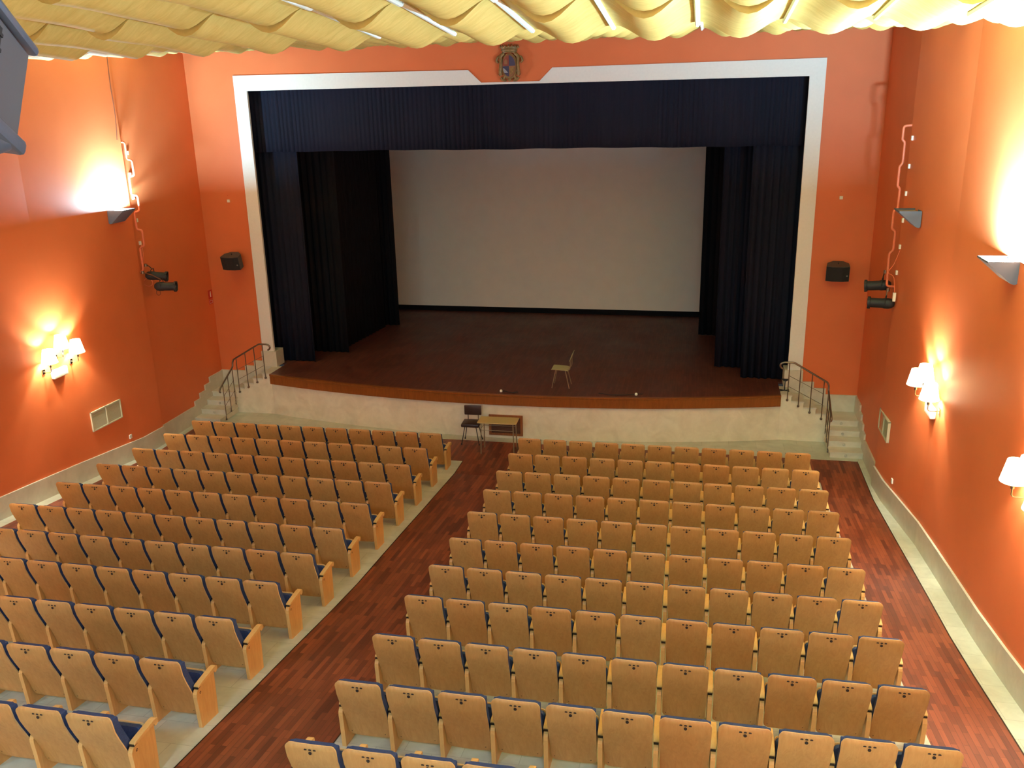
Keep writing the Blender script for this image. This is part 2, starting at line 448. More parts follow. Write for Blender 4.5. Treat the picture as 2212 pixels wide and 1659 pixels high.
# ------------------------------------------------------------------ curtains and screen
def drape(name, x0, x1, y0, z0, z1, amp, per, mat, label, cat, group=None, seed=0, hem=.0, turn=None):
    rnd = random.Random(seed); L = abs(x1-x0); n = int(L/per*7)
    ph = [rnd.uniform(0, 6.28) for _ in range(6)]
    bm = BM(); rows = 5 if not turn else 8; g = []
    for j in range(rows):
        t = j/(rows-1); z = z1+(z0-z1)*t; row = []
        for i in range(n+1):
            u = i/n; x = x0+(x1-x0)*u
            w = math.sin(2*math.pi*u*L/per+ph[0]+.6*math.sin(u*9+ph[1])) + .45*math.sin(2*math.pi*u*L/per*.37+ph[2]) + .25*math.sin(2*math.pi*u*L/per*2.3+ph[3])
            w *= .55+.45*math.sin(u*L*1.9+ph[4])*math.sin(u*L*.83+ph[5])
            zz = z + (hem*(.5*math.sin(u*L*1.3+ph[4])+.5*math.sin(u*L*5+ph[5])) if j == rows-1 else 0)
            row.append(bm.verts.new((x, y0+amp*(.55+.45*t)*w, zz)))
        g.append(row)
    for A, B in zip(g, g[1:]):
        for i in range(n): bm.faces.new((A[i], A[i+1], B[i+1], B[i]))
    o = fin(name, bm, mat, None, True)
    md = o.modifiers.new('cloth', 'SOLIDIFY'); md.thickness = .012
    return tag(o, label, cat, group)
# tops are tied to black battens
def batten_rail(x0, x1, y, z, label):
    bm = BM(); tube(bm, [(x0, y, z), (x1, y, z)], .03, 8); o = fin('curtain_rail', bm, M['black']); tag(o, label, 'rail', 'curtain rails')
drape('stage_valance', -6.8, 6.8, 4.06, 6.45, 8.3, .02, .11, M['navy'], 'wide navy pleated valance across the top of the stage opening', 'curtain', seed=1, hem=.012)
legs = [(-6.9, -5.5, 4.22, 'navy', 'left front stage curtain, outermost, beside the left white frame leg'),
        (-6.9, -4.95, 5.2, 'blackv', 'left middle stage curtain, black, behind the outermost left one'),
        (-7.6, -4.58, 8.35, 'blackv', 'left rear stage curtain, black, its edge against the screen'),
        (5.35, 6.9, 4.24, 'navy', 'right front stage curtain, outermost, beside the right white frame leg'),
        (4.75, 6.9, 5.1, 'navy', 'right middle stage curtain, behind the outermost right one'),
        (4.34, 7.6, 8.25, 'blackv', 'right rear stage curtain, black, its edge against the screen')]
for i, (a, b, y, m, l) in enumerate(legs):
    drape('stage_curtain', a, b, y, STG+.012, 8.3, .045, .17, M[m], l, 'curtain', 'side curtains of the stage', seed=10+i)
for s in (-1, 1):   # side masking between the middle and rear curtains
    bm = BM(); n = 60; g = []
    for z in (8.3, STG+.012):
        row = []
        for i in range(n+1):
            u = i/n; y = 5.35+2.8*u; x0 = (-5.25 if s < 0 else 5.05); x1 = (-4.95 if s < 0 else 4.85)
            row.append(bm.verts.new((x0+(x1-x0)*u+.035*math.sin(u*80), y, z)))
        g.append(row)
    for i in range(n): bm.faces.new((g[0][i], g[0][i+1], g[1][i+1], g[1][i]))
    o = fin('masking_curtain', bm, M['blackv'], None, True); o.modifiers.new('cloth', 'SOLIDIFY').thickness = .012
    tag(o, 'black curtain running back along the %s side of the stage towards the screen' % ('left' if s < 0 else 'right'), 'curtain', 'side masking curtains')
bm = BM(); prism(bm, [(-6.2, 1.24), (6.2, 1.24), (6.2, 7.9), (-6.2, 7.9)], 'y', 10.5, 10.53)
scr = fin('projection_screen', bm, M['screen']); tag(scr, 'large grey beige projection screen at the back of the stage', 'screen')
bm = BM(); prism(bm, [(-6.3, STG), (6.3, STG), (6.3, 1.24), (-6.3, 1.24)], 'y', 10.49, 10.56); fin('bottom_batten', bm, M['blackv'], scr)
bm = BM(); box(bm, -6.3, 6.3, 10.47, 10.58, 7.9, 8.05); fin('top_rail', bm, M['black'], scr)

# ------------------------------------------------------------------ draped ceiling canopy
CP = .757; CX0 = 7.95
BAYS = [(3.55, 8.89), (1.9, 8.79), (.2, 8.67), (-1.5, 8.53), (-3.1, 8.47), (-4.7, 8.38), (-6.35, 8.28), (-8.0, 8.125), (-9.6, 8.24), (-11.2, 8.34), (-12.9, 8.45), (-14.7, 8.55), (-16.6, 8.62), (-18.4, 8.65)]
ORD = ['first', 'second', 'third', 'fourth', 'fifth', 'sixth', 'seventh', 'eighth', 'ninth', 'tenth', 'eleventh', 'twelfth', 'thirteenth', 'fourteenth']
for b, (yf, zf_) in enumerate(BAYS):
    yn = BAYS[b+1][0] if b+1 < len(BAYS) else YB+.05
    yn += .02; zn = max(zf_ + .06, BAYS[b+1][1]+.01) if b+1 < len(BAYS) else zf_+.1
    zn = min(zn, zf_+.19)
    root = empty('ceiling_drape', (0, yf, zf_), 0, 'yellow draped ceiling cloth strip with white battens, %s strip from the stage wall' % ORD[b], 'ceiling drape', 'yellow cloth strips under the ceiling')
    rnd = random.Random(50+b); bm = BM(); per = 12; nx = 21*per; ny = 8; g = []
    for j in range(ny+1):
        t = j/ny; y = yf+(yn-yf)*t; row = []
        for i in range(nx+1):
            x = CX0 - CP*i/per; u = (i % per)/per
            sag = (.145+.06*t**2)*(1-math.cos(2*math.pi*u))/2
            z = zf_ + (zn-zf_)*t - sag + .004*math.sin(x*7+y*5)
            row.append(bm.verts.new((x, y-yf, z-zf_)))
        g.append(row)
    for A, B in zip(g, g[1:]):
        for i in range(nx): bm.faces.new((A[i], A[i+1], B[i+1], B[i]))
    # turned-up hem at both ends
    for A, dy, hz in ((g[0], .03, .08), (g[-1], .006, .26)):
        up = [bm.verts.new((v.co.x, v.co.y+dy, v.co.z+hz)) for v in A]
        for i in range(nx): bm.faces.new((A[i], A[i+1], up[i+1], up[i]))
    c = fin('cloth', bm, M['canopy'], root, True); c.modifiers.new('cloth', 'SOLIDIFY').thickness = .006
    for i in range(1, 21):
        x = CX0-CP*i; bm = BM()
        tube(bm, [(x, .01, -.022), (x, (yn-yf), zn-zf_-.022)], .023, 6)
        fin('batten', bm, M['batten'], root)

# ------------------------------------------------------------------ theatre seats
PROF = [(.024, .880), (.015, .866), (.011, .845), (.010, .81), (.016, .76), (.040, .68), (.078, .58), (.120, .48), (.160, .38), (.195, .27), (.220, .17), (.232, .11), (.238, .085)]
def prof_at(s):                       # s: 0 top .. 1 bottom, by height
    z = PROF[0][1] + (PROF[-1][1]-PROF[0][1])*s
    for (y0, z0), (y1, z1) in zip(PROF, PROF[1:]):
        if z0 >= z >= z1:
            t = (z-z0)/(z1-z0); return y0+(y1-y0)*t, z
    return PROF[-1]
def shell(bm, zt, zb, wt, wb, rt, rb, off, th, cols=6, mi=0, mie=1, puff=0.0):
    H = PROF[0][1]-PROF[-1][1]; Z0 = PROF[0][1]
    zs = [zt - rt*(1-math.cos(a)) for a in (0, R(25), R(50), R(70), R(90))]
    m = 6; zs += [zt-rt + (zb+rb-(zt-rt))*i/m for i in range(1, m)]
    zs += [zb + rb*(1-math.cos(a)) for a in (R(90), R(65), R(40), R(15), 0)]
    F, B = [], []
    for z in zs:
        t = (zt-z)/(zt-zb); w = wt+(wb-wt)*t
        if z > zt-rt: w -= rt - math.sqrt(max(0, rt*rt-(rt-(zt-z))**2))
        if z < zb+rb: w -= rb - math.sqrt(max(0, rb*rb-(rb-(z-zb))**2))
        y, _ = prof_at((Z0-z)/H)
        y2, _ = prof_at(min(1, (Z0-z)/H+.02)); y1, _ = prof_at(max(0, (Z0-z)/H-.02))
        sl = (y2-y1)/(-.04*H) if True else 0
        nrm = Vector((0, 1, -sl)).normalized()
        rf, rb_ = [], []
        for i in range(cols+1):
            u = 2*i/cols-1; p = Vector((w*u, y+.006*(1-u*u)*-1, z))
            k = 1.0 + puff*(1-u**4)*(1 if .06 < t < .94 else .3)
            rb_.append(bm.verts.new(p+nrm*off)); rf.append(bm.verts.new(p+nrm*(off+th*k)))
        B.append(rb_); F.append(rf)
    for G, mm in ((B, mi), (F, mi)):
        for A, C in zip(G, G[1:]):
            for i in range(cols): bm.faces.new((A[i], A[i+1], C[i+1], C[i])).material_index = mm
    loop = lambda G: G[0] + [r_[-1] for r_ in G[1:-1]] + G[-1][::-1] + [r_[0] for r_ in G[1:-1]][::-1]
    a, b = loop(F), loop(B)
    for i in range(len(a)): bm.faces.new((a[i], a[(i+1) % len(a)], b[(i+1) % len(a)], b[i])).material_index = mie
def disc(bm, c, n, r, mi, seg=10, th=.002):
    mt = axis_mat(c, n); ring = [bm.verts.new(mt @ Vector((r*math.cos(6.2832*k/seg), r*math.sin(6.2832*k/seg), th))) for k in range(seg)]
    bm.faces.new(ring).material_index = mi
def me_from(bm, name, mats, smooth=True):
    o = fin(name, bm, mats, None, smooth); me = o.data; bpy.data.objects.remove(o); return me
bm = BM(); shell(bm, .880, .085, .238, .226, .05, .05, 0, .014)
nb = Vector((0, -1, .12))
for dx in (-.042, 0, .042):
    mt = axis_mat((dx, .0035, .836), nb); vs = [bm.verts.new(mt @ Vector(p)) for p in ((-.012, -.007, .0016), (.012, -.007, .0016), (.014, .002, .0016), (.008, .008, .0016), (-.008, .008, .0016), (-.014, .002, .0016))]
    bm.faces.new(vs).material_index = 2
disc(bm, (0, .0035, .802), nb, .016, 2, 12, .0016); disc(bm, (0, .0035, .802), nb, .007, 3, 8, .0028)
for dx in (-.19, .17): disc(bm, (dx, .2245, .135), Vector((0, -1, -.2)), .006, 2, 6, .0016)
me_back = me_from(bm, 'backrest', [M['wood'], M['woodedge'], M['darkhole'], M['bracket']])
bm = BM(); shell(bm, .874, .40, .230, .220,   .05, .03, .016, .084, puff=.25, mie=0); me_bcush = me_from(bm, 'back_cushion', [M['blue']])
def slab(bm, y0, z0, y1, z1, w, th, off, r=.04, mi=0, wt=None):
    d = Vector((0, y1-y0, z1-z0)); L = d.length; d.normalize(); n = Vector((0, -d.z, d.y)) * -1   # n points to stage side
    o = Vector((0, y0, z0)); wt = wt or w
    outl = []
    for sx, sv in ((1, 0), (1, 1), (-1, 1), (-1, 0)):
        ww = wt if sv else w
        cx, cv = sx*(ww-r), (L-r if sv else r)
        a0 = {(1, 0): -90, (1, 1): 0, (-1, 1): 90, (-1, 0): 180}[(sx, sv)]
        for k in range(4):
            a = R(a0+30*k); outl.append((cx+r*math.cos(a), cv+r*math.sin(a)))
    e = .3*min(th, .03)
    A = [bm.verts.new(o+Vector((x*(1-e/ww), 0, 0))+d*v+n*off) for x, v in outl]
    B = [bm.verts.new(o+Vector((x, 0, 0))+d*v+n*(off+e)) for x, v in outl]
    C = [bm.verts.new(o+Vector((x, 0, 0))+d*v+n*(off+th-e)) for x, v in outl]
    D = [bm.verts.new(o+Vector((x*(1-e/ww), 0, 0))+d*v+n*(off+th)) for x, v in outl]
    m = len(outl)
    for P, Q in ((A, B), (B, C), (C, D)):
        for i in range(m): bm.faces.new((P[i], P[(i+1) % m], Q[(i+1) % m], Q[i])).material_index = mi
    bm.faces.new(A[::-1]).material_index = mi; bm.faces.new(D).material_index = mi
bm = BM(); slab(bm, .300, .150, .395, .500, .212, .014, .070, wt=.222); me_pan = me_from(bm, 'seat', [M['woodedge']])
bm = BM(); slab(bm, .300, .155, .392, .488, .206, .068, 0, wt=.216); me_scush = me_from(bm, 'seat_cushion', [M['blue']])
def stand_mesh(slope, end=0):
    bm = BM(); b0, b1 = -slope*.165, -slope*.485
    pts = [(.165, b0), (.150, .25), (.140, .37), (.144, .405), (.158, .432), (.182, .446), (.22, .449), (.498, .457), (.502, .44), (.485, b1)]
    prism(bm, pts, 'x', -.0225, .0225)
    box(bm, -.024, .024, .178, .235, .447, .468, 1)
    for sx in ((-1, 1)):
        disc(bm, (sx*.0225, .212, .390), (sx, 0, 0), .015, 2, 12, .0015); disc(bm, (sx*.0225, .212, .390), (sx, 0, 0), .007, 0, 10, .0025)
    return me_from(bm, 'stand', [M['stand'], M['bracket'], M['darkhole']], False)
slopes = [0, .097, .097, .100, .098, .094, .132, .153, .148, .155, .152]
STANDS = {}
for sl in slopes:
    if sl not in STANDS: STANDS[sl] = stand_mesh(sl)
bm = BM()
prism(bm, [(.186, .458), (.186, .476), (.198, .486), (.30, .490), (.50, .500), (.540, .498), (.564, .484), (.570, .460), (.560, .432), (.540, .420), (.515, .424), (.507, .440), (.500, .462), (.30, .458)], 'x', -.031, .031)
bmesh.ops.bevel(bm, geom=[e for e in bm.edges if abs(abs(e.verts[0].co.x)-.031) < 1e-4 and abs(e.verts[0].co.x-e.verts[1].co.x) < 1e-4], offset=.004, segments=1, affect='EDGES')
me_arm = me_from(bm, 'armrest', [M['arm']])
def link(name, me, parent, loc=(0, 0, 0)):
    o = bpy.data.objects.new(name, me); COL.objects.link(o); o.parent = parent; o.location = loc; return o
def project(p):
    d = Vector(p)-CAM; z = d.dot(_f)
    return (IMW/2+FPX*d.dot(RR)/z, IMH/2-FPX*d.dot(UU)/z)
ORD11 = ['aisle-end', 'second', 'third', 'fourth', 'fifth', 'sixth', 'seventh', 'eighth', 'ninth', 'tenth', 'wall-end']
ROWN = ['front', 'second', 'third', 'fourth', 'fifth', 'sixth', 'seventh', 'eighth', 'ninth', 'tenth', 'eleventh']
def seat(x, y, z, k, both, label, group):
    root = empty('theatre_seat', (x, y, z), 0, label, 'theatre seat', group)
    link('backrest', me_back, root); link('back_cushion', me_bcush, root)
    s = link('seat', me_pan, root); link('seat_cushion', me_scush, s)
    for sx in ((-1, 1) if both else (-1,)):
        st = link('stand', STANDS[slopes[k]], root, (sx*.265, 0, 0)); link('armrest', me_arm, st)
    return root
cnt = 0
for blk, XX in (('right', XR), ('left', XL)):
    for k in range(11):
        for j in range(11):
            x = XX[k]+PITCH*j if blk == 'right' else XX[k]-PITCH*(10-j)
            px, py = project((x, ROWY[k], ROWZ[k]+.75))
            if px < -95 or py > IMH+95 or px > IMW+95: continue
            n_ais = j if blk == 'right' else 10-j
            nm = {0: 'aisle-end seat', 10: 'wall-end seat'}.get(n_ais, ORD11[n_ais]+' seat from the centre aisle')
            if n_ais in (0, 10): lab = 'beech tip-up %s, blue padding, %s row from the stage, %s block' % (nm, ROWN[k], blk)
            else: lab = 'beech tip-up seat, %s from centre aisle, %s row from stage, %s block' % (ORD11[n_ais], ROWN[k], blk)
            seat(x, ROWY[k], ROWZ[k], k, j == 10, lab, 'beech tip-up seats in the %s block' % blk); cnt += 1
print('seats', cnt)

# ------------------------------------------------------------------ lamps
def uplight(s, y, z, lit, label):
    x = xw(s, y)
    root = empty('wall_uplight', (x, y, z), 0, label, 'wall lamp', 'wedge uplights high on the side walls')
    bm = BM(); w = .23; d = .36; h = .27
    # wedge: section in x-z, extruded along the wall; hollow top
    sec = [(0, 0), (-s*d, 0), (-s*d, -.02), (-s*.07, -h), (-s*.03, -h-.012), (0, -h)]
    A = [bm.verts.new((u, -w, v)) for u, v in sec]; B = [bm.verts.new((u, w, v)) for u, v in sec]
    bm.faces.new(A); bm.faces.new(B[::-1])
    for i in range(1, len(sec)): bm.faces.new((A[i], A[(i+1) % len(sec)], B[(i+1) % len(sec)], B[i]))
    o = fin('housing', bm, M['grey'], root); o.modifiers.new('sheet', 'SOLIDIFY').thickness = .006
    bm = BM(); a, b = sorted((-s*.02, -s*(d-.03))); box(bm, a, b, -w+.02, w-.02, -.035, -.025)
    fin('lens', bm, M['glow'] if lit else M['offlens'], root)
    if lit:
        L = bpy.data.lights.new('uplight_lamp', 'AREA'); L.shape = 'RECTANGLE'; L.size = .26; L.size_y = .40; L.energy = UP_W*lit; L.color = UP_COL
        lo = bpy.data.objects.new('uplight_lamp', L); COL.objects.link(lo); lo.parent = root; lo.location = (-s*.18, 0, .0); lo.rotation_euler = (R(180), 0, 0)
    return root
uplight(-1, .17, 5.50, 1.45, 'lit wedge uplight on the left wall beside the spotlight pipe')
uplight(1, -.24, 5.57, 0, 'unlit blue grey wedge uplight on the right wall near the stage')
uplight(1, -4.85, 5.50, 3.6, 'brightly lit wedge uplight on the right wall at the photo edge')
uplight(-1, -5.0, 5.50, .0, 'wedge uplight on the left wall, outside the left photo edge')
uplight(-1, -10.0, 5.55, 0, 'unlit wedge uplight on the left wall towards the rear')
uplight(1, -10.0, 5.55, 2.4, 'lit wedge uplight on the right wall towards the rear')

def sconce(s, y, z, label, group):
    x = xw(s, y); root = empty('wall_sconce', (x, y, z), 0, label, 'wall lamp', group)
    bm = BM(); a, b = sorted((-s*.022, s*.004)); box(bm, a, b, -.04, .04, -.045, .045, bev=.004); fin('wall_plate', bm, M['chrome'], root)
    bm = BM(); cx = -s*.185
    tube(bm, fillet([(-s*.02, 0, 0), (-s*.10, 0, -.01), (cx, 0, .0), (cx, 0, .12)], .05, 5), .009, 8)
    lathe(bm, [(0, .10), (.022, .10), (.024, .15), (.012, .16), (0, .16)], 10, Matrix.Translation((cx, 0, 0)))
    fin('arm', bm, M['chrome'], root, True)
    bm = BM(); lathe(bm, [(.150, .19), (.148, .188), (.092, .45), (.094, .452)], 28, Matrix.Translation((cx, 0, 0)))
    sh = fin('lamp_shade', bm, M['shade'], root, True); sh.modifiers.new('thick', 'SOLIDIFY').thickness = .003
    bm = BM(); lathe(bm, [(0, .16), (.012, .165), (.028, .22), (.034, .26), (.022, .30), (0, .31)], 12, Matrix.Translation((cx, 0, 0)))
    b_ = fin('bulb', bm, M['shade'], root, True); b_.visible_shadow = True
    for dz in (.36,):
        L = bpy.data.lights.new('sconce_lamp', 'POINT'); L.energy = SH_W; L.color = SH_COL; L.shadow_soft_size = .03
        lo = bpy.data.objects.new('sconce_lamp', L); COL.objects.link(lo); lo.parent = root; lo.location = (cx, 0, dz)
    L = bpy.data.lights.new('sconce_lamp', 'POINT'); L.energy = SH_W*.12; L.color = SH_COL; L.shadow_soft_size = .02
    lo = bpy.data.objects.new('sconce_lamp', L); COL.objects.link(lo); lo.parent = root; lo.location = (cx+s*.045, 0, .225)
    return root
for s, nm in ((-1, 'left'), (1, 'right')):
    for gi, yc in enumerate((-2.18, -6.85, -11.6, -16.2)):
        zoff = fz(yc) - fz(-2.18) if gi else 0
        where = ['nearest the stage', 'second trio from the stage', 'third trio from the stage', 'fourth trio from the stage'][gi]
        for dy, dz, w in ((.38, 0, 'stage-side'), (0, .19, 'raised middle'), (-.39, 0, 'rear-side')):
            sconce(s, yc+dy, 2.72+dz+zoff*.6, '%s glowing shade sconce, %s wall, of the trio %s' % (w, nm, where) if gi == 0 else '%s glowing shade sconce on the %s wall, %s' % (w, nm, where), 'glowing shade sconces on the %s wall' % nm)
# white boxes under the trios nearest the stage
for s, nm in ((-1, 'left'), (1, 'right')):
    y = -2.19; x = xw(s, y); bm = BM(); a, b = sorted((x+s*.0, x-s*.09)); box(bm, a, b, y-.20, y+.20, 2.515, 2.69, bev=.02)
    o = fin('emergency_light', bm, M['whitep'], None, True)
    tag(o, 'white rounded emergency light box under the glowing sconces on the %s wall' % nm, 'emergency light', 'white boxes under the sconces')
# fill lamps added behind the camera, out of view, to light the seats softly
for i, (x, y) in enumerate([(-5.5, -17.2), (0, -17.2), (5.5, -17.2)]):
    root = empty('fill_lamp', (x, y, 8.2), 0, 'added round fill lamp, unseen under the rear ceiling, %s' % ['left', 'middle', 'right'][i], 'fill lamp', 'added fill lamps under the rear ceiling')
    bm = BM(); lathe(bm, [(0, .12), (.84, .12), (.86, .10), (.86, 0), (.83, 0)], 28); fin('housing', bm, M['whitep'], root, True)
    bm = BM(); tube(bm, [(0, 0, .12), (0, 0, 1.2)], .012, 6); fin('rod', bm, M['black'], root)
    L = bpy.data.lights.new('fill_light', 'AREA'); L.shape = 'DISK'; L.size = 1.6; L.energy = FILL_W; L.color = FILL_COL
    lo = bpy.data.objects.new('fill_light', L); COL.objects.link(lo); lo.parent = root; lo.location = (0, 0, .02)

# ------------------------------------------------------------------ wall fittings
def vent(s, y0, y1, z0a, z0b, h, label):
    ym = (y0+y1)/2; x = xw(s, ym); root = empty('wall_vent', (x, ym, (z0a+z0b)/2), 0, label, 'vent', 'beige double vent grilles on the side walls')
    ang = math.atan2(xw(s, y1)-xw(s, y0), y1-y0)
    bm = BM(); w = abs(y1-y0)/2; t = .025
    sl = (z0b-z0a)/(y1-y0)
    def q(ya, yb, za, zb, x0, x1):
        a, b = sorted((-s*x0, -s*x1)); vs = box(bm, a, b, ya, yb, za, zb)
        return vs
    q(-w, w, 0, t, -.02, .03); q(-w, w, h-t, h, -.02, .03); q(-w, -w+t, 0, h, -.02, .03); q(w-t, w, 0, h, -.02, .03); q(-t/2, t/2, 0, h, -.02, .03)
    fr = bm
    o = fin('frame', fr, M['grille'], root)
    bm = BM(); n = 14
    for half in ((-w+t, -t/2), (t/2, w-t)):
        for i in range(n):
            z = t+(h-2*t)*(i+.5)/n; mt = Matrix.Translation((-s*.008, 0, z)) @ Matrix.Rotation(R(35)*s, 4, 'Y')
            box(bm, -.012, .012, half[0], half[1], -.0015, .0015, 0, mt)
    fin('louvre', bm, M['grille'], root)
    bm = BM(); a, b = sorted((s*.0, -s*.004)); box(bm, a, b, -w+.01, w-.01, .01, h-.01); fin('backing', bm, M['grille'], root)
    root.rotation_euler = (0, 0, -ang)
    return root
vent(-1, -1.53, -.59, 1.105, 1.105, .42, 'beige double vent grille low on the left wall')
vent(1, -.05, .81, 1.205, 1.205, .41, 'beige double vent grille low on the right wall')
def plate(name, s, y, z, w, h, mat, label, cat, group=None, d=.02):
    x = xw(s, y); bm = BM(); a, b = sorted((x+s*.003, x-s*d)); box(bm, a, b, y-w/2, y+w/2, z-h/2, z+h/2, bev=.004)
    return tag(fin(name, bm, mat), label, cat, group)
plate('wall_socket', -1, -.427, .589, .08, .09, M['whitep'], 'small white socket above the baseboard on the left wall', 'socket')
plate('wall_socket', 1, -.507, .634, .08, .09, M['whitep'], 'small white socket above the baseboard on the right wall', 'socket')
for y, z, w in [(.938, 6.619, 'topmost'), (.925, 6.163, 'second from top'), (.925, 5.668, 'third from top'), (.93, 5.174, 'fourth from top'), (.929, 4.674, 'lowest')]:
    plate('pipe_socket', -1, y, z, .06, .08, M['whitep'], 'small white socket beside the left spotlight pipe, %s' % w, 'socket', 'white sockets by the left pipe', .03)
for y, z, w in [(.583, 6.726, 'topmost'), (.591, 6.241, 'second from top'), (.605, 5.762, 'third from top'), (.608, 5.282, 'fourth from top'), (.614, 4.802, 'fifth from top'), (.639, 4.319, 'lowest')]:
    plate('pipe_socket', 1, y, z, .06, .08, M['whitep'], 'small white socket beside the right spotlight pipe, %s' % w, 'socket', 'white sockets by the right pipe', .03)
for s, x, z in ((-1, -7.174, 5.307), (1, 7.208, 5.376)):
    bm = BM(); box(bm, x-.035, x+.035, PY-.025, PY+.003, z-.035, z+.035, bev=.005)
    disc(bm, (x-.01, PY, z+.13), (0, -1, 0), .008, 1, 8, .002)
    tag(fin('junction_box', bm, [M['whitep'], M['red']]), 'tiny white square box on the orange stage wall, %s of the stage' % ('left' if s < 0 else 'right'), 'junction box', 'square boxes on the stage wall')
# fire sign on the left wall near the corner
root = empty('fire_sign', (-7.93, 3.56, 2.72), 0, 'small red fire equipment sign on left wall by the corner', 'sign')
bm = BM(); box(bm, -.002, .012, -.085, .085, .13, .36, bev=.002); fin('panel', bm, M['red'], root)
bm = BM(); prism(bm, [(-.018, .18), (.018, .18), (.02, .27), (.008, .29), (.03, .31), (.0, .325), (-.012, .30), (-.02, .27)], 'x', .012, .015); fin('symbol', bm, M['whitep'], root)
bm = BM(); box(bm, -.002, .010, -.085, .085, .0, .11, bev=.002); fin('lower_panel', bm, M['red'], root)
bm = BM()
for a, b, c, d in ((-.07, .07, .02, .026), (-.07, .07, .085, .091), (-.07, -.064, .02, .09), (.064, .07, .02, .09)): box(bm, .010, .013, a, b, c, d)
fin('border', bm, M['whitep'], root)

# ------------------------------------------------------------------ spotlight pipes
def pipe_boom(s, path, label, zt, zb):
    bm = BM(); tube(bm, fillet(path, .05, 4), .023, 10)
    o = fin('spotlight_pipe', bm, M['pinkpipe'], None, True); return tag(o, label, 'pipe', 'orange spotlight pipes on the side walls')
yb_ = .75
Lp = [(-7.90, yb_, 6.85), (-7.86, yb_, 6.85), (-7.83, yb_, 6.50), (-7.69, yb_, 6.48), (-7.69, yb_, 6.15), (-7.82, yb_, 6.13), (-7.82, yb_, 5.74), (-7.68, yb_, 5.73), (-7.68, yb_, 5.40), (-7.81, yb_, 5.37), (-7.81, yb_, 4.99), (-7.69, yb_, 4.985), (-7.69, yb_, 4.64), (-7.80, yb_, 4.60), (-7.80, yb_, 4.10), (-7.895, yb_, 4.05)]
Lp[1] = (-7.80, yb_, 6.85); Lp[2] = (-7.80, yb_, 6.49)
pipe_boom(-1, [Vector(p) for p in Lp], 'orange zigzag pipe on the left wall carrying two spotlights', 6.85, 4.1)
Rp = [(7.90, yb_, 6.94), (7.74, yb_, 6.93), (7.74, yb_, 6.69), (7.785, yb_, 6.65), (7.785, yb_, 6.28), (7.74, yb_, 6.23), (7.74, yb_, 5.88), (7.785, yb_, 5.84), (7.785, yb_, 5.48), (7.72, yb_, 5.44), (7.72, yb_, 5.11), (7.785, yb_, 5.07), (7.785, yb_, 4.71), (7.72, yb_, 4.66), (7.735, yb_, 4.04), (7.90, yb_, 4.03)]
pipe_boom(1, [Vector(p) for p in Rp], 'orange zigzag pipe on the right wall carrying two spotlights', 6.94, 4.0)
def spotlight(p0, d, hang, label):
    """p0: rear of the lantern, d: direction of the lens, hang: point of the clamp on the pipe"""
    d = Vector(d).normalized(); root = empty('stage_spotlight', p0, 0, label, 'spotlight', 'black spotlights on the wall pipes')
    mt = axis_mat((0, 0, 0), d); bm = BM()
    lathe(bm, [(0, -.02), (.05, -.015), (.09, .03), (.1, .09), (.1, .16), (.092, .19), (.09, .42)], 20, mt); fin('body', bm, M['black'], root, True)
    bm = BM(); lathe(bm, [(.082, .40), (.115, .405), (.117, .45), (.09, .45), (.085, .42)], 20, mt)
    c = mt @ Vector((0, 0, .44)); 
    for a in range(4):
        mt2 = mt @ Matrix.Rotation(R(90*a+45), 4, 'Z') @ Matrix.Translation((.117, 0, .44)); box(bm, -.008, .008, -.02, .02, -.03, .012, 0, mt2)
    fin('filter_frame', bm, M['black'], root, True)
    bm = BM(); lathe(bm, [(0, .415), (.05, .42), (.084, .41)], 20, mt); fin('lens', bm, M['offlens'], root, True)
    h = Vector(hang)-Vector(p0); mid = d*.14; side = d.cross(Vector((0, 0, 1))).normalized()*.118
    bm = BM(); topz = mid+Vector((0, 0, .17))
    tube(bm, fillet([mid+side, mid+side+Vector((0, 0, .15)), mid-side+Vector((0, 0, .15)), mid-side], .03, 3), .009, 6)
    fin('yoke', bm, M['black'], root, True)
    bm = BM(); tube(bm, [mid+Vector((0, 0, .15)), h*.5+mid*.5+Vector((0, 0, .10)), h], .012, 6); tube(bm, [h+Vector((0, 0, -.03)), h+Vector((0, 0, .03))], .032, 10)
    fin('clamp', bm, M['steel'], root, True)
    return root
s1 = spotlight((-7.845, .90, 3.955), (.95, .30, -.10), (-7.77, .82, 4.20), 'upper black spotlight on the left wall pipe')
s2 = spotlight((-7.43, .56, 3.78), (.95, .28, -.04), (-7.785, .690, 4.06), 'lower black spotlight on the left wall pipe')
s3 = spotlight((7.83, .92, 4.03), (-.95, .25, -.10), (7.70, .82, 4.30), 'upper black spotlight on the right wall pipe')
s4 = spotlight((7.86, .60, 3.74), (-.95, .25, -.02), (7.75, .67, 3.99), 'lower black spotlight on the right wall pipe')
bm = BM(); tube(bm, [(.02+.11*math.sin(6.283*k/16), .0, -.16+.09*math.cos(6.283*k/16)) for k in range(16)], .006, 6, closed=True); fin('cable_loop', bm, M['pinkpipe'], s1, True)
bm = BM(); tube(bm, [(.05+.05*math.sin(6.283*k/14), .0, -.14+.06*math.cos(6.283*k/14)) for k in range(14)], .004, 6, closed=True); fin('cable_loop', bm, M['cable'], s2, True)
bm = BM(); tube(bm, fillet([(-7.885, .925, 4.64), (-7.79, .82, 4.50), (-7.80, .80, 4.30), (-7.86, .80, 4.02)], .06, 4), .007, 6); tag(fin('lamp_cable', bm, M['pinkpipe'], None, True), 'thin pink cable from the lowest socket to the left spotlights', 'cable')
bm = BM(); tube(bm, fillet([(7.89, .614, 4.79), (7.80, .66, 4.45), (7.70, .70, 4.30), (7.80, .52, 4.28), (7.825, .445, 3.98)], .08, 4), .007, 6)
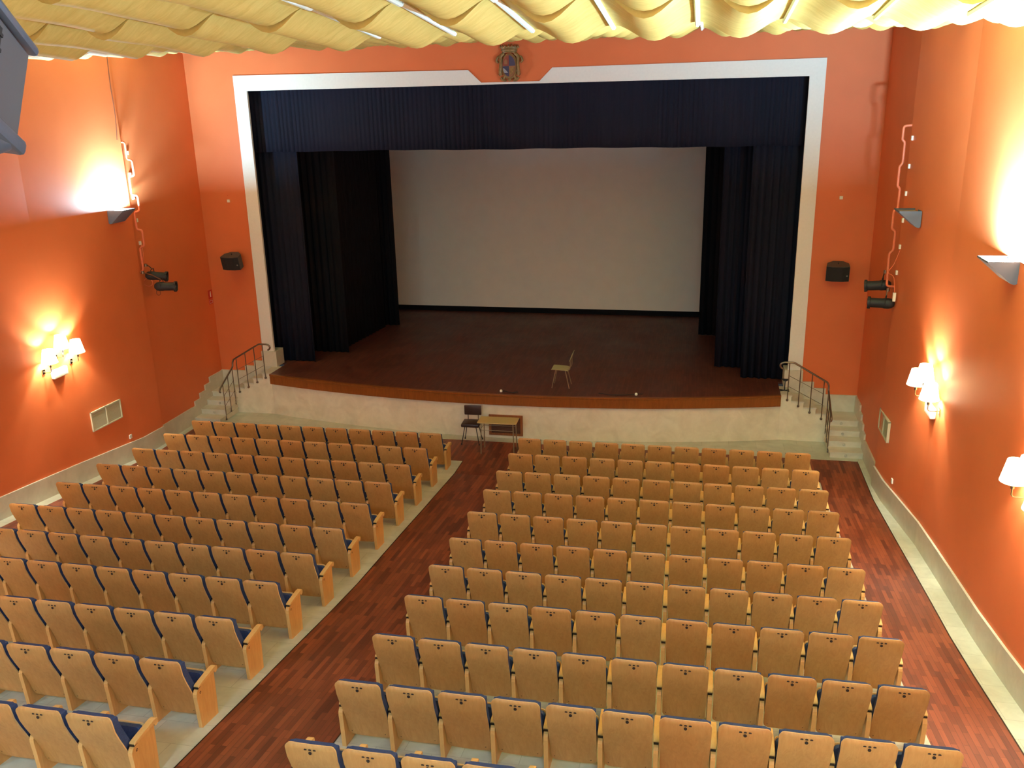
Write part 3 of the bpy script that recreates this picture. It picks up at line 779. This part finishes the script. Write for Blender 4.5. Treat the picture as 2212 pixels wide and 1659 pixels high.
box(bm, 7.80, 7.85, .42, .47, 3.82, 3.98, 1, None); tag(fin('lamp_cable', bm, [M['pinkpipe'], M['whitep']], None, True), 'thin cable with white plug hanging at the right spotlights', 'cable')
bm = BM(); tube(bm, fillet([(-7.87, .68, 8.6), (-7.865, .64, 8.0), (-7.87, .67, 7.4), (-7.868, .60, 6.9)], .2, 4), .009, 6); tag(fin('wall_cable', bm, M['wcable'], None, True), 'dark cable hanging down the left wall above the pipe', 'cable')

# ------------------------------------------------------------------ wall speakers beside the stage
def wall_speaker(x, z, tilt, rz, label):
    root = empty('wall_speaker', (x, PY, z), 0, label, 'loudspeaker', 'black speakers beside the stage')
    mt = Matrix.Translation((0, -.27, 0)) @ Matrix.Rotation(rz, 4, 'Z') @ Matrix.Rotation(tilt, 4, 'X')
    bm = BM(); pts = [(-.24, -.15), (-.10, -.185), (.10, -.185), (.24, -.15), (.22, .05), (.10, .17), (-.10, .17), (-.22, .05)]
    f = prism(bm, pts, 'z', -.17, .17); bmesh.ops.transform(bm, matrix=mt, verts=bm.verts); fin('cabinet', bm, M['spkbox'], root)
    bm = BM(); g = [(-.235, -.152), (-.10, -.19), (.10, -.19), (.235, -.152), (.225, -.12), (-.225, -.12)]
    prism(bm, [(a, b-.008) for a, b in g], 'z', -.16, .16); bmesh.ops.transform(bm, matrix=mt, verts=bm.verts); fin('grille', bm, M['spk'], root)
    bm = BM(); disc(bm, mt @ Vector((.19, -.178, -.03)), mt.to_3x3() @ Vector((.24, -1, 0)), .018, 0, 12, .006); fin('badge', bm, M['offlens'], root)
    bm = BM(); tube(bm, [mt @ Vector((0, .12, 0)), (0, .0, 0)], .03, 8); box(bm, -.07, .07, -.012, .0, -.09, .09); tube(bm, [mt @ Vector((0, 0, -.2)), mt @ Vector((0, 0, .2))], .012, 8); fin('bracket', bm, M['black'], root)
wall_speaker(-7.09, 3.86, R(14), R(0), 'black speaker on the orange stage wall left of the opening')
wall_speaker(7.23, 3.83, R(12), R(-6), 'black speaker on the orange stage wall right of the opening')

# ------------------------------------------------------------------ big speaker hanging near the camera, top left
def near_speaker():
    A = Vector((1.652, -13.535, 7.684)); Uv = Vector((.013, .13, .314)).normalized(); Wv = Vector((.22, -.50, .15))
    Wv = (Wv-Uv*Wv.dot(Uv)).normalized(); Nv = Uv.cross(Wv).normalized()
    if Nv.x < 0: Nv = -Nv
    mt = Matrix(((Nv.x, Wv.x, Uv.x, A.x), (Nv.y, Wv.y, Uv.y, A.y), (Nv.z, Wv.z, Uv.z, A.z), (0, 0, 0, 1)))
    root = empty('hanging_speaker', A, 0, 'large dark grey speaker hanging near the camera at the top left', 'loudspeaker')
    root.matrix_world = mt
    H = .335
    bm = BM(); box(bm, -.34, 0, 0, .62, -H, 0, bev=.01); fin('cabinet', bm, M['greyspk'], root)
    bm = BM(); box(bm, -.37, .022, -.045, .66, .006, .046, bev=.018); fin('top_cap', bm, M['grey'], root, True)
    bm = BM(); box(bm, -.37, .022, -.05, .66, -H-.06, -H+.0, bev=.018); lathe(bm, [(0, -H-.11), (.10, -H-.10), (.16, -H-.06), (.17, -H-.04)], 20, Matrix.Translation((-.15, .10, 0))); fin('bottom_cap', bm, M['grey'], root, True)
    bm = BM(); box(bm, .0, .004, .30, .60, -H+.03, -.03, 0); 
    for i in range(5): box(bm, .004, .010, .30, .60, -H+.05+i*.055, -H+.062+i*.055)
    fin('grille', bm, M['spk'], root)
    bm = BM(); inv = mt.inverted()
    top = Vector((1.72, -13.70, WTOP)); bot = mt @ Vector((-.15, .15, .04))
    tube(bm, [inv @ bot, inv @ Vector((bot.x, bot.y, WTOP))], .02, 8); fin('hanging_rod', bm, M['black'], root)
near_speaker()

# ------------------------------------------------------------------ coat of arms above the stage
def crest():
    cz = 8.27; root = empty('coat_of_arms', (0.005, PY-.045, 7.93), 0, 'carved coat of arms with crown on the orange wall above the stage', 'coat of arms')
    D = lambda z: z-7.93
    def ell(bm, cx, zc, rx, rz, y0, y1, mi=0, a0=0, a1=360, n=28):
        if a1-a0 >= 360: pts = [(cx+rx*math.cos(R(a0+360*k/n)), zc+rz*math.sin(R(a0+360*k/n))) for k in range(n)]
        else: pts = [(cx, zc)] + [(cx+rx*math.cos(R(a0+(a1-a0)*k/8)), zc+rz*math.sin(R(a0+(a1-a0)*k/8))) for k in range(9)]
        prism(bm, pts, 'y', y0, y1, mi)
    # mantling
    bm = BM(); ell(bm, 0, .31, .185, .27, -.05, 0)
    for s in (-1, 1):
        tube(bm, fillet([(s*.12, -.03, .58), (s*.20, -.04, .52), (s*.185, -.05, .34), (s*.215, -.05, .18), (s*.19, -.04, .12)], .08, 5), .038, 8)
        tube(bm, fillet([(s*.19, -.03, .53), (s*.27, -.03, .50), (s*.295, -.03, .42), (s*.25, -.03, .39)], .05, 5), .026, 8)
        tube(bm, fillet([(s*.10, -.03, .14), (s*.14, -.03, .04), (s*.08, -.03, .01), (s*.16, -.03, .03), (s*.20, -.03, .08)], .04, 4), .030, 8)
        lathe(bm, [(0, -.03), (.03, -.022), (.04, 0)], 10, axis_mat((s*.21, -.05, .15), (0, -1, 0)))
    lathe(bm, [(0, -.02), (.03, -.01), (.035, .03), (0, .04)], 10, axis_mat((0, -.03, .03), (0, -1, 0)))
    fin('scrollwork', bm, M['gold'], root, True)
    bm = BM(); ell(bm, 0, .315, .155, .235, -.085, -.05)
    fin('shield', bm, M['cbrown'], root)
    q = root
    for nm, a0, mt in (('quarter', 0, 'cblue'), ('quarter', 90, 'cred'), ('quarter', 180, 'cblue'), ('quarter', 270, 'cbrown')):
        bm = BM(); ell(bm, 0, .315, .14, .22, -.095, -.085, 0, a0+1, a0+89); fin(nm, bm, M[mt], q)
    bm = BM(); prism(bm, [(-.10, .35), (-.03, .35), (-.03, .43), (-.045, .43), (-.045, .45), (-.085, .45), (-.085, .43), (-.10, .43)], 'y', -.105, -.095); fin('castle', bm, M['cbrown'], root)
    bm = BM(); prism(bm, [(-.135, .27), (-.11, .27), (-.04, .20), (-.02, .17), (-.10, .17), (-.125, .21)], 'y', -.105, -.095); fin('wedge', bm, M['cgrey'], root)
    bm = BM(); prism(bm, [(.02, .28), (.115, .28), (.115, .22), (.06, .14), (.03, .14)], 'y', -.105, -.095); fin('figure', bm, M['gold'], root)
    # crown
    bm = BM(); n = 17; top, bot = [], []
    for k in range(n):
        a = R(180*k/(n-1)); x = -math.cos(a); yy = -math.sin(a)*.09
        bot.append((x*.155, yy, .575+.03*math.sin(a))); top.append((x*.20, yy*1.2, .70+.015*math.sin(a)))
    for k in range(n-1):
        f = [bm.verts.new(p) for p in (bot[k], bot[k+1], top[k+1], top[k])]; bm.faces.new(f)
    tube(bm, bot, .016, 6); tube(bm, [((b[0]+t[0])/2, (b[1]+t[1])/2-.01, (b[2]+t[2])/2) for b, t in zip(bot, top)], .012, 6)
    for k in range(0, n, 2):
        lathe(bm, [(0, -.02), (.02, -.01), (.022, .01), (0, .035)], 8, Matrix.Translation(top[k]))
        lathe(bm, [(0, -.01), (.012, 0), (0, .012)], 6, Matrix.Translation((top[k][0], top[k][1], top[k][2]+.04)))
    fin('crown', bm, M['gold'], root, True)
crest()

# ------------------------------------------------------------------ stair handrails
def handrail(s):
    nm = 'left' if s < 0 else 'right'
    root = empty('stair_handrail', (s*7.2, 3.0, 0), 0, 'brushed steel handrail with thin posts on the %s stage stairs' % nm, 'handrail', 'steel stair handrails')
    X = s*7.2; Y = 3.0
    L = lambda a, y, z: (s*a-X, y-Y, z)
    yr = 3.005
    arc = [L(6.20+.0, yr-.0, 1.70), L(6.16, yr, 1.72), L(6.13, yr, 1.77), L(6.16, yr, 1.83), L(6.22, yr, 1.85), L(6.43, yr, 1.85), L(7.17, yr, 1.42), L(7.2, yr-.01, 1.36), L(7.2, yr-.03, 1.24), L(7.2, 2.30, .90), L(7.2, 2.23, .85), L(7.2, 2.22, .80), L(7.2, 2.26, .78)]
    bm = BM(); tube(bm, fillet(arc, .03, 3), .021, 10); fin('rail', bm, M['steel'], root, True)
    for a, zb, zt in ((6.34, .97, 1.83), (6.585, .84, 1.74), (6.84, .70, 1.59), (7.10, .56, 1.44)):
        bm = BM(); tube(bm, [L(a, yr-.0, zb), L(a, yr, zt)], .011, 8)
        lathe(bm, [(0, -.012), (.026, -.008), (.03, .01), (.022, .035), (0, .035)], 12, axis_mat(L(a, yr-.005, zb), (0, 1, 0)))
        fin('post', bm, M['steel'], root, True)
    for y, zb, zt in ((2.93, .26, 1.19), (2.67, .155, 1.07), (2.40, .03, .94)):
        bm = BM(); tube(bm, [L(7.2, y, zb), L(7.2, y, zt)], .011, 8)
        lathe(bm, [(0, -.012), (.024, -.008), (.026, .01), (0, .02)], 12, axis_mat(L(7.2, y, zb), (s, 0, 0))); fin('post', bm, M['steel'], root, True)
    for f in (.33, .62):
        bm = BM(); tube(bm, [L(6.34, yr, .97+.86*(1-f)+.0), L(7.10, yr, .56+.88*(1-f))], .006, 6); fin('cross_rod', bm, M['steel'], root, True)
        bm = BM(); tube(bm, [L(7.2, 2.93, .26+.93*(1-f)), L(7.2, 2.40, .03+.91*(1-f))], .006, 6); fin('cross_rod', bm, M['steel'], root, True)
handrail(-1); handrail(1)
# round step lights in the risers of the lower flights
for s, nm in ((-1, 'left'), (1, 'right')):
    for i, y in enumerate((2.12, 2.43, 2.74, 3.04)):
        if s < 0 and i == 3: continue
        bm = BM(); lathe(bm, [(0, .022), (.024, .02), (.03, .012), (.03, -.002)], 14, axis_mat((s*(7.54), y, .135*i+.055), (0, -1, 0)))
        tag(fin('step_light', bm, M['steplight'], None, True), 'small round step light on the %s riser of the %s stairs' % (['lowest', 'second', 'third', 'fourth'][i], nm), 'step light', 'round step lights on the %s stairs' % nm)

# ------------------------------------------------------------------ hatch, desk and chairs
yh = edge_y(0)+.01
root = empty('wall_hatch', (.03, yh, .07), 0, 'brown wooden framed hatch low in the stage front behind the desk', 'hatch')
bm = BM(); w, h, t = .40, .50, .055
box(bm, -w, w, -.035, .02, 0, t); box(bm, -w, w, -.035, .02, h-t, h); box(bm, -w, -w+t, -.035, .02, t, h-t); box(bm, w-t, w, -.035, .02, t, h-t); fin('frame', bm, M['hatchw'], root)
bm = BM(); box(bm, -w+t, w-t, -.012, .01, t, h-t)
for i in range(1, 9): box(bm, -w+t, w-t, -.02, -.012, t+i*(h-2*t)/9-.004, t+i*(h-2*t)/9+.004)
fin('panel', bm, M['hatchd'], root)
def desk():
    root = empty('school_desk', (.045, 1.385, 0), R(1), 'small beige school desk on thin metal legs before the stage', 'desk')
    bm = BM(); box(bm, -.44, .44, -.215, .215, .725, .745, bev=.004); fin('tabletop', bm, M['desk'], root)
    for sx in (-1, 1):
        for sy in (-1, 1):
            bm = BM(); tube(bm, [(sx*.36, sy*.16, .725), (sx*.375, sy*.19, .0)], .013, 8); fin('leg', bm, M['tube'], root, True)
    bm = BM(); tube(bm, fillet([(-.36, -.16, .55), (-.30, -.16, .55), (.30, -.16, .55), (.365, -.16, .55)], .01, 2), .007, 6); tube(bm, [(-.36, .165, .55), (.36, .165, .55)], .007, 6)
    tube(bm, [(-.36, -.17, .60), (-.27, -.17, .715)], .007, 6)
    box(bm, -.38, .38, -.17, .17, .705, .725)
    fin('frame', bm, M['tube'], root)
desk()
def brown_chair():
    root = empty('upholstered_chair', (-.70, 1.86, 0), R(2), 'dark brown padded chair with thin metal legs beside the desk', 'chair')
    bm = BM(); box(bm, -.21, .21, -.20, .19, .42, .50, bev=.025); fin('seat', bm, M['vinyl'], root, True)
    bm = BM(); box(bm, -.20, .20, .165, .205, .60, .835, bev=.018); fin('backrest', bm, M['vinyl'], root, True)
    for sx in (-1, 1):
        bm = BM(); tube(bm, fillet([(sx*.12, .10, .425), (sx*.12, .20, .43), (sx*.12, .212, .50), (sx*.12, .207, .80)], .03, 4), .010, 8); fin('back_support', bm, M['steel'], root, True)
        for sy in (-1, 1):
            bm = BM(); tube(bm, [(sx*.13, sy*.13, .42), (sx*.205, sy*.19, .0)], .010, 8)
            lathe(bm, [(0, 0), (.016, 0), (.015, .03), (0, .03)], 8, Matrix.Translation((sx*.205, sy*.19, 0))); fin('leg', bm, M['black'], root, True)
brown_chair()
def stage_chair():
    root = empty('school_chair', (1.21, 3.01, STG), R(-90), 'pale green school chair seen side on, alone on the stage', 'chair')
    # local: chair faces -y ; rotated so that it faces left
    bm = BM(); pts = [(-.20, .455), (-.18, .462), (.10, .45), (.17, .44), (.19, .432)]
    vs = [(y, z) for y, z in pts] + [(y, z-.012) for y, z in pts[::-1]]
    prism(bm, vs, 'x', -.19, .19); fin('seat', bm, M['greenlam'], root)
    bm = BM(); vs = [(.215, .66), (.235, .70), (.27, .80), (.285, .84), (.297, .838), (.282, .80), (.247, .70), (.226, .655)]
    prism(bm, vs, 'x', -.18, .18); fin('backrest', bm, M['greenlam'], root)
    for sx in (-1, 1):
        bm = BM(); tube(bm, fillet([(sx*.15, -.12, .44), (sx*.15, .14, .425), (sx*.15, .23, .45), (sx*.15, .245, .56), (sx*.15, .235, .68), (sx*.15, .275, .80)], .05, 4), .010, 8); fin('side_frame', bm, M['tube'], root, True)
        bm = BM(); tube(bm, [(sx*.15, -.10, .44), (sx*.185, -.19, .0)], .010, 8); fin('leg', bm, M['tube'], root, True)
        bm = BM(); tube(bm, [(sx*.15, .12, .425), (sx*.185, .22, .0)], .010, 8); fin('leg', bm, M['tube'], root, True)
stage_chair()
# things lying on the stage edge
def cable_on_stage(x0, x1, y, label, seed):
    rnd = random.Random(seed); pts = []
    for i in range(12):
        u = i/11; pts.append((x0+(x1-x0)*u, y(x0+(x1-x0)*u)+.05*math.sin(u*6+seed)+.02*rnd.uniform(-1, 1), STG+.012))
    bm = BM(); tube(bm, fillet(pts, .03, 2), .009, 6); tag(fin('stage_cable', bm, M['cable'], None, True), label, 'cable', 'cables on the stage edge')
cable_on_stage(-.08, .30, lambda x: edge_y(x)+.14, 'short black cable on the stage edge above the brown chair', 1)
cable_on_stage(2.15, 3.15, lambda x: edge_y(x)+.16, 'long black cable on the stage edge right of the green chair', 2)
for x, l in ((-.10, 'white'), (3.0, 'white')):
    bm = BM(); lathe(bm, [(0, 0), (.03, 0), (.034, .03), (.02, .05), (0, .055)], 12, Matrix.Translation((x, edge_y(x)+.16, STG)))
    tag(fin('floor_socket', bm, M['whitep'], None, True), 'small white plug at the stage edge, %s of the green chair' % ('left' if x < 1 else 'right'), 'plug', 'white plugs on the stage edge')
root = empty('floor_stand', (6.30, 3.34, STG), 0, 'small black stand beside the right end of the stage edge', 'stand')
bm = BM(); tube(bm, [(-.10, -.05, .012), (.10, .05, .012)], .012, 6); tube(bm, [(-.10, .05, .012), (.10, -.05, .012)], .012, 6); fin('base', bm, M['black'], root)
bm = BM(); tube(bm, [(0, 0, .01), (0, 0, .26)], .012, 8); fin('pole', bm, M['black'], root)
bm = BM(); prism(bm, [(-.08, .28), (.08, .28), (.03, .24), (-.03, .24)], 'y', -.04, .04); fin('head', bm, M['black'], root)
